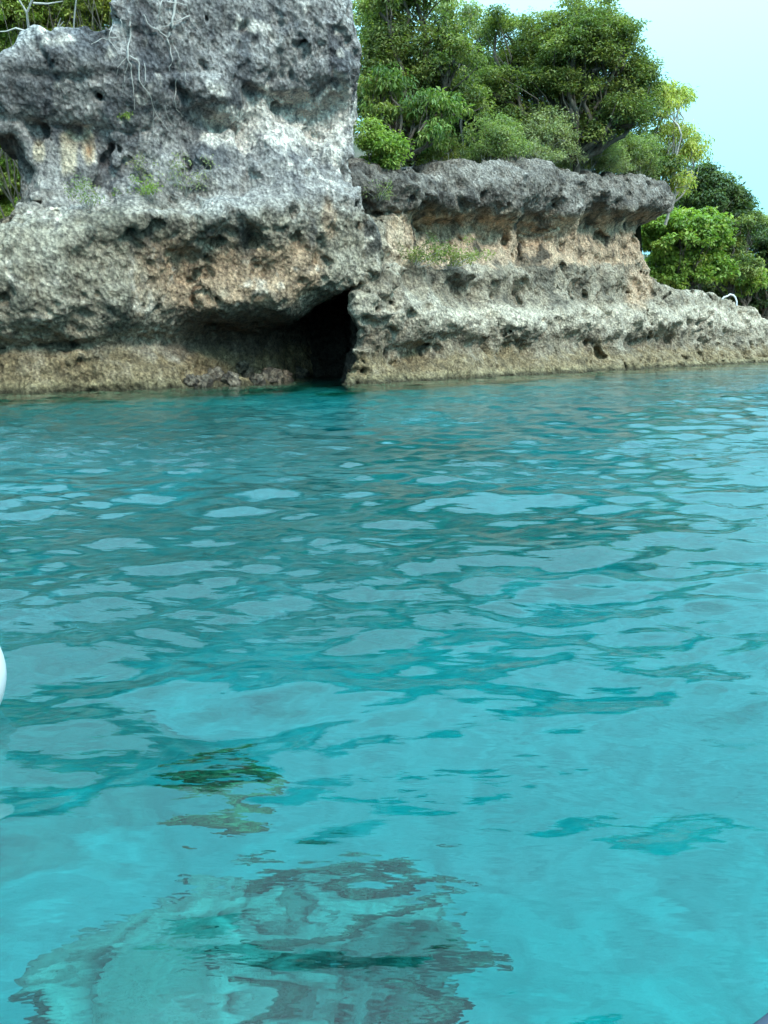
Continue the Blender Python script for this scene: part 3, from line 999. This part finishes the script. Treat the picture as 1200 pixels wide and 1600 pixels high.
def make_tree(name, label, cat, lumps, Y, base=None, leaf=0.22, dens=1.0, pal=((0.04, .09, .02), (.08, .14, .03)), seed=0, group=None,
              clump=0.62, per=70, trunk_r=0.16, bark=None, droop=0.2, up=0.9, flat=0.55, shell=0.75, aspect=0.45, twigs=0.22, stems=1):
    """lumps: px, py, rx, ry in photo pixels at distance Y; the base stands on the island ground"""
    g = np.random.default_rng(100 + seed)
    C = []; R = []
    k = Y / FPX
    for (px, py, rx, ry) in lumps:
        for q in range(4):                      # each mass breaks into uneven boughs
            w = (0.85, 0.66, 0.6, 0.5)[q]
            ox, oy = (g.uniform(-.25, .25), g.uniform(-.2, .2)) if q == 0 else (g.uniform(-.62, .62), g.uniform(-.6, .6))
            c = at(px + ox * rx, py + oy * ry, Y + g.normal() * 0.7)
            C.append(c); R.append((rx * w * k * g.uniform(.85, 1.2), min(rx, ry * 1.3) * w * k * 0.9, ry * w * k * g.uniform(.8, 1.1)))
    C = np.array(C); R = np.array(R)
    if base is None:
        bxy = C[:, :2].mean(0) + g.normal(size=2) * 0.3
        base = np.array([bxy[0], bxy[1], float(ground_z(bxy[0], bxy[1])) - 0.25])
    base = np.asarray(base, float)
    cen = []; own = []
    for i in range(len(C)):
        area = R[i, 0] * R[i, 2] * 12.0
        m = max(4, int(area / (clump * clump) * 0.52 * dens))
        d = g.normal(size=(m, 3)); d /= np.linalg.norm(d, axis=1, keepdims=True)
        d[:, 2] = np.where(d[:, 2] < -0.35, -d[:, 2], d[:, 2])
        rad = np.where(g.random(m) < shell, 0.82 + 0.22 * g.random(m), g.random(m) ** 0.5 * 0.8)
        cen.append(C[i] + d * R[i] * rad[:, None]); own += [i] * m
    cen = np.concatenate(cen); own = np.array(own)
    cr = clump * (0.55 + 0.75 * g.random(len(cen)))
    V, F, colr = leaves(cen - base, cr, per, leaf, g, pal, droop, up, flat, aspect)
    root = bpy.data.objects.new(name, None); root.location = base
    root.empty_display_size = 0.3
    link(root, label=label, category=cat)
    if group:
        root["group"] = group
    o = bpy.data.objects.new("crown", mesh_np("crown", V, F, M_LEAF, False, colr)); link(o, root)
    T = Tubes()
    low = C[:, 2].min() - base[2]
    fork = np.array([(C[:, 0].mean() - base[0]) * 0.35, (C[:, 1].mean() - base[1]) * 0.35, max(0.25, low * 0.6)])
    if stems == 1:
        T.limb((0, 0, -0.3), fork, trunk_r, trunk_r * 0.8, g, 0.06, 6, 8)
    for i in range(len(C)):
        c = C[i] - base
        st = fork if stems == 1 else g.normal(size=3) * np.array([.25, .25, 0]) + np.array([0, 0, -0.2])
        r0 = trunk_r * (0.75 if stems == 1 else 0.6)
        p = T.limb(st, c, r0, r0 * 0.4, g, 0.10, 8, 6)
        ids = np.where(own == i)[0]
        for j in ids[: max(3, int(len(ids) * twigs))]:
            s0 = p[g.integers(3, 8)]
            T.limb(s0, cen[j] - base, r0 * 0.28, 0.012, g, 0.10, 4, 4)
    o = bpy.data.objects.new("trunk", T.mesh("trunk", bark or M_BARK)); link(o, root)
    return root


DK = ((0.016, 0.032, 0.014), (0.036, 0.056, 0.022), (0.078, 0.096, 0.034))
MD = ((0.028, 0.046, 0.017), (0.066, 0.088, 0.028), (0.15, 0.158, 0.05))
OL = ((0.05, 0.075, 0.03), (0.10, 0.13, 0.05), (0.17, 0.18, 0.08))
BR = ((0.05, 0.085, 0.018), (0.085, 0.13, 0.028), (0.12, 0.17, 0.035), (0.18, 0.19, 0.05))
YL = ((0.10, 0.13, 0.035), (0.19, 0.20, 0.055), (0.30, 0.28, 0.085))
GY = ((0.09, 0.11, 0.06), (0.15, 0.17, 0.09), (0.22, 0.22, 0.12))

FOREST = "trees above the lower cliff"
make_tree("evergreen_tree", "tallest broad evergreen tree with layered crown against the sky", "tree",
          [(860, 75, 75, 55), (935, 95, 65, 50), (800, 70, 50, 50), (905, 35, 65, 38), (995, 140, 40, 40), (850, 145, 75, 40), (935, 165, 60, 40), (775, 140, 35, 45), (965, 60, 30, 30), (825, 195, 55, 32), (905, 200, 55, 30), (985, 190, 40, 30)],
          50, leaf=.19, dens=1.1, pal=MD, seed=1, clump=.7, per=85, trunk_r=.26, flat=.5, group=FOREST, droop=.1, up=1.2)
make_tree("evergreen_tree", "dark evergreen tree between the tall headland and the gap of sky", "tree",
          [(640, 110, 50, 40), (705, 110, 42, 42), (600, 85, 40, 45), (620, 40, 58, 38), (690, 55, 45, 28), (650, 0, 60, 30), (715, 160, 45, 38), (600, 135, 35, 40), (655, 150, 40, 30)],
          43, leaf=.19, pal=MD, seed=2, clump=.66, per=85, trunk_r=.24, group=FOREST)
make_tree("broadleaf_tree", "tree with large drooping light green leaves beside the tall headland", "tree",
          [(690, 168, 38, 24), (612, 145, 35, 30), (662, 215, 34, 24), (595, 180, 25, 22), (640, 180, 25, 20)],
          40, leaf=.28, dens=.9, pal=((.03, .06, .016), (.055, .095, .025), (.10, .135, .035), (.15, .15, .05)), seed=3, clump=.55, per=40, trunk_r=.12, droop=.9, up=.5, group=FOREST, aspect=.36)
make_tree("slender_tree", "thin greyish tree crown showing sky gaps at the top edge", "tree",
          [(732, 28, 22, 26), (700, 12, 30, 18), (752, 60, 16, 24)], 52, leaf=.22, dens=.55, pal=GY, seed=4, clump=.5, per=40, trunk_r=.1, group=FOREST)
make_tree("slender_tree", "light green tree crown beside the top of the headland's edge", "tree",
          [(590, 20, 40, 30), (600, 60, 35, 25)], 45, leaf=.2, dens=.7, pal=OL, seed=5, clump=.5, per=55, trunk_r=.1, group=FOREST)
make_tree("dense_tree", "dark tree in the forest depth behind the drooping-leaf tree", "tree",
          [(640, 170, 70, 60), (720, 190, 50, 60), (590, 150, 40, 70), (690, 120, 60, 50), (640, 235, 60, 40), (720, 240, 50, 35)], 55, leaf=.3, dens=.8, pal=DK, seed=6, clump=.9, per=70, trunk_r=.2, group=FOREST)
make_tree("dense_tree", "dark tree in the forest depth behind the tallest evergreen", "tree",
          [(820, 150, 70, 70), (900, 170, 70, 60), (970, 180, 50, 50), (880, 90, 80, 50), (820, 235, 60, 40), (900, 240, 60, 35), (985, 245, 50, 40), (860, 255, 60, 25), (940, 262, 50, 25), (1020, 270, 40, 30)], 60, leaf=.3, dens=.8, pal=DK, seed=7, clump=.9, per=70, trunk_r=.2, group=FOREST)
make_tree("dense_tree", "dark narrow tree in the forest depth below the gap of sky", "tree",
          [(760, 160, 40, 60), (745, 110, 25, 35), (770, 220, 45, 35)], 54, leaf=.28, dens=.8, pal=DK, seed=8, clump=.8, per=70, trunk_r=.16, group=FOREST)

SH = "shrubs along the top of the lower cliff"
make_tree("bright_bush", "bright green bush in the cleft beside the tall headland", "bush",
          [(594, 235, 34, 36), (582, 272, 22, 22), (604, 285, 14, 12)], 36.5, leaf=.17, dens=1.2, pal=BR, seed=9, clump=.42, per=65, trunk_r=.07, group=SH, base=at(592, 318, 36.8))
for i, (lu, Y, pal, lab) in enumerate([
        ([(700, 238, 30, 24), (675, 248, 20, 14)], 42.5, MD, "green shrub with a few yellowish leaves nearest the bright bush"),
        ([(768, 215, 42, 34), (750, 245, 30, 20), (795, 240, 25, 18)], 45.5, OL, "olive twiggy shrub left of the highest point of the jagged cap"),
        ([(850, 212, 48, 34), (830, 235, 30, 16), (875, 238, 35, 22)], 48.5, GY, "grey-green twiggy shrub above the highest point of the jagged cap"),
        ([(918, 225, 48, 32), (940, 250, 40, 24), (895, 262, 30, 18)], 52, GY, "grey-green shrub over the dip in the jagged cap"),
        ([(990, 240, 34, 26), (1005, 262, 28, 20), (970, 264, 28, 16)], 56.5, OL, "olive shrub at the outer end of the jagged cap")]):
    make_tree("shrub", lab, "shrub", lu, Y, leaf=.15, dens=1.0, pal=pal, seed=20 + i, clump=.45, per=55, trunk_r=.05, group=SH, stems=3, twigs=.3, bark=M_PALE, flat=.7)

RT = "trees beyond the low end of the cliff"
make_tree("yellow_tree", "sparse yellow-green tree with pale branches at the end of the cap", "tree",
          [(1045, 165, 30, 32), (1062, 225, 40, 32), (1038, 258, 30, 28), (1090, 235, 22, 22), (1070, 150, 18, 14), (1058, 290, 22, 24)],
          60, leaf=.28, dens=.75, pal=YL, seed=30, clump=.6, per=38, trunk_r=.12, bark=M_PALE, droop=.7, up=.5, group=RT, base=at(1040, 345, 60.5), aspect=.35)
make_tree("evergreen_tree", "dark green tree against the sky behind the bright leafy tree", "tree",
          [(1120, 300, 32, 38), (1150, 335, 32, 30), (1102, 272, 18, 16), (1105, 330, 30, 35), (1085, 290, 28, 32)], 74, leaf=.32, dens=1.0, pal=DK, seed=31, clump=.8, per=70, trunk_r=.2, group=RT)
make_tree("broadleaf_tree", "bright green broad-leaved tree filling the corner below the cap's end", "tree",
          [(1070, 365, 42, 40), (1060, 415, 36, 34), (1100, 420, 40, 28), (1105, 365, 30, 32), (1048, 440, 20, 16), (1035, 385, 24, 40), (1025, 425, 20, 30), (1024, 375, 22, 45), (1040, 345, 25, 25)], 69, leaf=.34, dens=1.1, pal=BR, seed=32, clump=.62, per=55, trunk_r=.16, group=RT, aspect=.6)
make_tree("small_tree", "yellow-green small tree just above the white bent pipe", "tree",
          [(1166, 432, 24, 20), (1150, 452, 20, 12), (1182, 445, 14, 12)], 73, leaf=.3, dens=1.0, pal=YL[:2] + BR[1:], seed=33, clump=.5, per=50, trunk_r=.08, group=RT, aspect=.6)
make_tree("evergreen_tree", "dark layered evergreen tree at the picture's right edge", "tree",
          [(1185, 385, 40, 30), (1195, 430, 38, 30), (1230, 400, 40, 50), (1190, 475, 25, 25)], 78, leaf=.32, dens=1.1, pal=DK, seed=34, clump=.9, per=75, trunk_r=.2, group=RT, flat=.3)
make_tree("slender_tree", "pale green distant tree where the wooded slope meets the sky", "tree",
          [(1200, 352, 26, 18), (1230, 360, 30, 24)], 92, leaf=.34, dens=1.0, pal=GY, seed=35, clump=.9, per=60, trunk_r=.16, group=RT)
make_tree("dense_tree", "mid green tree between the bright tree and the dark layered one", "tree",
          [(1135, 385, 30, 36), (1150, 420, 30, 30), (1170, 350, 20, 20)], 72, leaf=.3, dens=1.0, pal=MD, seed=36, clump=.7, per=65, trunk_r=.16, group=RT)
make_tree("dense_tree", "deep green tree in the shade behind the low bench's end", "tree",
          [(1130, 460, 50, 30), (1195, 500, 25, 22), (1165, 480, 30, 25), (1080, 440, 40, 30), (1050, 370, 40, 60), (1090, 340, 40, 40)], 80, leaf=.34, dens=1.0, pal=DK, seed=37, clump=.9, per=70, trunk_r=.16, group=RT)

LT = "trees behind the tall headland"
make_tree("scrub_tree", "green scrub tree with bare pale branches above the headland's shoulder", "tree",
          [(30, 25, 60, 45), (0, 60, 40, 30), (70, -30, 60, 40), (40, 80, 40, 25), (70, 50, 45, 30)], 52, leaf=.2, dens=1.5, pal=BR[1:] + YL[:2], seed=40, clump=.5, per=60, trunk_r=.10, group=LT, stems=3)
make_tree("scrub_tree", "yellowish scrub tree beside the high corner of the headland", "tree",
          [(130, 20, 50, 40), (165, 0, 40, 30), (110, 55, 40, 22), (150, -45, 50, 30), (185, 20, 25, 25), (100, 20, 40, 40)], 52, leaf=.2, dens=1.5, pal=BR[2:] + YL[1:], seed=41, clump=.5, per=60, trunk_r=.10, group=LT, stems=3)
make_tree("scrub_tree", "green bush seen through the notch at the left edge", "bush",
          [(0, 285, 60, 40), (-30, 330, 50, 35), (10, 240, 50, 35), (-60, 280, 50, 60), (20, 345, 40, 25)], 55, leaf=.22, dens=1.5, pal=BR[1:] + YL[:1], seed=42, clump=.5, per=70, trunk_r=.1, group=LT, stems=3, base=at(0, 400, 55))


# bare branches over the shoulder
def strand(T, pts, r0, r1, off=0.10, g=None, jitter=1.5):
    path = []
    px = np.array([p[0] for p in pts], float); py = np.array([p[1] for p in pts], float)
    t = np.linspace(0, len(pts) - 1, len(pts) * 4)
    X = np.interp(t, np.arange(len(pts)), px); Yp = np.interp(t, np.arange(len(pts)), py)
    if g is not None:
        X = X + g.normal(size=len(X)) * jitter; Yp = Yp + g.normal(size=len(X)) * jitter * .6
    for a, b in zip(X, Yp):
        h = hit(a, b)
        if h is None:
            continue
        d = (Vector(CAM) - h[0]).normalized()
        path.append(np.array(h[0] + d * off))
    if len(path) >= 3:
        path = np.array(path)
        path[1:-1] = (path[:-2] + path[1:-1] * 2 + path[2:]) / 4
        T.add(path, np.linspace(r0, r1, len(path)), 5)


g = np.random.default_rng(5)
ROOTS = [
    ("hanging_root", "long pale forked root hanging down the middle of the grey headland", [
        ([(205, 35), (203, 60), (198, 88), (205, 102), (207, 120), (209, 145), (211, 172)], .03, .012), ([(200, 88), (218, 98), (216, 125), (235, 150), (240, 170), (262, 203)], .028, .01),
        ([(198, 88), (184, 104), (184, 116)], .014, .008), ([(240, 165), (238, 195), (240, 215)], .012, .006), ([(226, 100), (228, 125), (225, 135)], .014, .007), ([(200, 100), (192, 125), (191, 150)], .012, .006)]),
    ("hanging_root", "thick pale straight root at the top edge of the headland", [([(276, -20), (273, 10), (268, 40), (262, 60)], .055, .035), ([(262, 60), (266, 75), (269, 95), (264, 110)], .03, .01), ([(262, 60), (248, 48), (232, 40), (225, 22)], .03, .014), ([(268, 62), (278, 85), (284, 98)], .016, .007)]),
    ("hanging_root", "kinked pale root spreading sideways beside the thick straight one", [([(258, 2), (280, 6), (294, 10), (296, 25), (308, 45)], .022, .008), ([(296, 24), (280, 32), (262, 40), (250, 41)], .022, .008), ([(254, -10), (250, 16), (245, 28)], .02, .008)]),
    ("hanging_root", "thin pale root trailing below the thick straight root", [([(275, 122), (273, 150), (276, 170), (286, 182)], .02, .007), ([(256, 165), (265, 188), (276, 198)], .014, .006), ([(288, 108), (289, 124), (296, 128)], .012, .006)]),
    ("hanging_root", "thin pale root branching near the headland's lower shoulder", [([(175, 36), (171, 62), (160, 60), (143, 70)], .014, .006), ([(171, 60), (185, 58), (198, 60)], .014, .006), ([(172, 66), (184, 80), (190, 90)], .014, .006), ([(190, 30), (194, 55), (198, 70)], .014, .008)]),
]
for nm, lab, st in ROOTS:
    T = Tubes()
    for pts, r0, r1 in st:
        strand(T, pts, r0, r1, 0.14, g)
    if T.n:
        o = bpy.data.objects.new(nm, T.mesh(nm, M_PALE))
        link(o, label=lab, category="root", group="roots hanging on the headland")

T = Tubes()
b0 = at(49, 60, 33.5)
P_ = lambda x, y: at(x, y, 33.5 + 0.01 * (y - 50))
T.add([P_(52, 70), P_(46, 55), P_(42, 20), P_(52, -5), P_(50, -50)], [.055, .05, .04, .035, .02])
T.add([P_(50, 62), P_(38, 48), P_(25, 44), P_(10, 49), P_(-10, 50)], [.045, .04, .03, .022, .01])
T.add([P_(42, 20), P_(30, 0), P_(20, -25)], [.035, .03, .015])
T.add([P_(52, 5), P_(75, 6), P_(98, 2)], [.04, .03, .012])
T.add([P_(84, 60), P_(90, 42), P_(95, 28)], [.035, .025, .01])
T.add([P_(86, 52), P_(94, 40), P_(100, 33)], [.025, .02, .008])
T.add([P_(115, 58), P_(116, 30), P_(119, 0), P_(117, -30)], [.03, .028, .025, .02])
o = bpy.data.objects.new("bare_tree", T.mesh("bare_tree", M_PALE))
link(o, label="bare pale branches growing from the headland's shoulder", category="tree")


# small plants rooted in the rock
def ledge_plant(name, label, px, py, size, pal, seed, leaf=.10, n=14, per=28, spread=1.0, group=None):
    h = hit(px, py)
    if h is None:
        return
    gg = np.random.default_rng(300 + seed)
    base = np.array(h[0])
    root = bpy.data.objects.new(name, None); root.location = base; root.empty_display_size = .1
    link(root, label=label, category="plant")
    if group:
        root["group"] = group
    c = gg.normal(size=(n, 3)) * np.array([.45 * spread, .22, .28]) * size
    c[:, 2] = np.abs(c[:, 2]) + 0.25 * size
    c[:, 1] -= 0.3 * size
    V, F, colr = leaves(c, size * .24, per, leaf, gg, pal, .2, .8, .8, .4)
    link(bpy.data.objects.new("foliage", mesh_np("foliage", V, F, M_LEAF, False, colr)), root)
    T = Tubes()
    for k in range(n):
        T.limb((0, 0.1, -0.05), c[k], .016, .005, gg, .1, 4, 4)
    link(bpy.data.objects.new("stem", T.mesh("stem", M_PALE)), root)


LP = "small plants rooted on the cliffs"
ledge_plant("ledge_plant", "bright green tuft on the headland's ledge", 236, 310, .75, BR, 1, n=14, group=LP)
ledge_plant("ledge_plant", "wispy grey-green shrub on the headland's ledge", 290, 308, 1.35, GY, 2, n=22, per=20, spread=1.1, group=LP)
ledge_plant("ledge_plant", "wispy green shrub on the ledge below the rust-stained niche", 141, 328, 1.1, OL, 3, n=16, per=20, spread=.6, group=LP)
ledge_plant("ledge_plant", "tiny green sprout high on the headland's face", 197, 188, .35, BR, 4, n=7, per=18, group=LP)
ledge_plant("ledge_plant", "thin pale shrub above the bright tuft on the ledge", 222, 275, .7, GY, 5, n=9, per=14, group=LP)
ledge_plant("ledge_plant", "green plant on the lower cliff's ledge near the cave", 648, 418, 1.5, MD, 6, leaf=.14, per=45, n=20, spread=1.2, group=LP)
ledge_plant("ledge_plant", "bright green low plant on the ledge under the pink band", 702, 421, 1.4, MD[1:] + BR[:1], 7, leaf=.14, per=45, n=20, spread=1.2, group=LP)
ledge_plant("ledge_plant", "dry twiggy plant hanging in the cleft under the bright bush", 590, 318, 1.0, OL, 8, n=14, per=24, group=LP)

# ------------------------------------------------------------------ small things
M_WHITE = plain_material("white_paint", (0.80, 0.81, 0.80), 0.35, 0.03)
M_STEEL = plain_material("steel", (0.32, 0.33, 0.34), 0.4)
M_RAIL = plain_material("grey_blue_rubber", (0.035, 0.05, 0.075), 0.9)

# white bent pipe on the bench
T = Tubes()
pts = [(1128, 468), (1131, 464.5), (1137, 462.5), (1141, 460), (1146, 461.5), (1149, 465), (1151, 471), (1151, 478)]
yb = hit(1140, 474)
Yp = (yb[0].y if yb else 64) - 0.7
path = np.array([at(a, b, Yp) for a, b in pts])
T.add(path, np.full(len(path), .075), 8)
o = bpy.data.objects.new("bent_pipe", T.mesh("bent_pipe", M_WHITE))
link(o, label="small white bent pipe sticking up on the low rock bench", category="pipe")


def lathe(profile, sides=40):
    pr = np.array(profile, float)
    ang = np.arange(sides) / sides * 2 * math.pi
    V = np.stack([pr[:, None, 0] * np.cos(ang), pr[:, None, 0] * np.sin(ang), np.repeat(pr[:, 1:2], sides, 1)], -1).reshape(-1, 3)
    F = []
    for i in range(len(pr) - 1):
        for k in range(sides):
            F.append((i * sides + k, i * sides + (k + 1) % sides, (i + 1) * sides + (k + 1) % sides, (i + 1) * sides + k))
    return V, np.array(F)


# white mooring float at the left edge
root = bpy.data.objects.new("mooring_float", None); root.location = (-2.145, 3.33, 0.165); root.empty_display_size = .1
link(root, label="white round mooring float cut off by the left edge", category="float")
prof = [(0.001, -.36)] + [(0.36 * math.cos(a), 0.36 * math.sin(a)) for a in np.linspace(-1.45, 1.45, 26)] + [(0.001, .36)]
V, F = lathe(prof); link(bpy.data.objects.new("shell", mesh_np("shell", V, F, M_WHITE)), root)
V, F = lathe([(.02, .350), (.09, .352), (.10, .36), (.09, .372), (.02, .375)]); link(bpy.data.objects.new("cap", mesh_np("cap", V, F, M_WHITE)), root)
a = np.linspace(0, 2 * math.pi, 20)
V, F = tube(np.stack([.05 * np.cos(a), 0 * a, .39 + .05 * np.sin(a)], 1), np.full(20, .012), 8)
link(bpy.data.objects.new("ring", mesh_np("ring", V, F, M_STEEL)), root)

# gunwale of the boat the picture is taken from
root = bpy.data.objects.new("boat_rail", None); root.location = on_z(1217, 1623, .9); root.empty_display_size = .1
link(root, label="grey-blue boat gunwale at the bottom right corner", category="boat")
b0 = on_z(1217, 1623, .9)
d = on_z(1517, 1383, .9) - b0
d /= np.linalg.norm(d)
pp = [b0 + d * t + np.array([0, 0, 0.02 * t * t]) - b0 for t in np.linspace(-.5, 1.6, 24)]
V, F = tube(pp, np.full(24, .025), 14); link(bpy.data.objects.new("gunwale", mesh_np("gunwale", V, F, M_RAIL)), root)
nrm = np.array([d[1], -d[0], 0])
if nrm @ np.array([1, -1, 0]) < 0:
    nrm = -nrm
hv, hf = [], []
for i, p in enumerate(pp):
    for j, t in enumerate(np.linspace(0, 1, 6)):
        hv.append(p + nrm * (0.02 + 0.25 * t * t) + np.array([0, 0, -0.02 - 1.0 * t]))
for i in range(23):
    for j in range(5):
        hf.append((i * 6 + j, (i + 1) * 6 + j, (i + 1) * 6 + j + 1, i * 6 + j + 1))
link(bpy.data.objects.new("hull", mesh_np("hull", hv, hf, M_WHITE)), root)
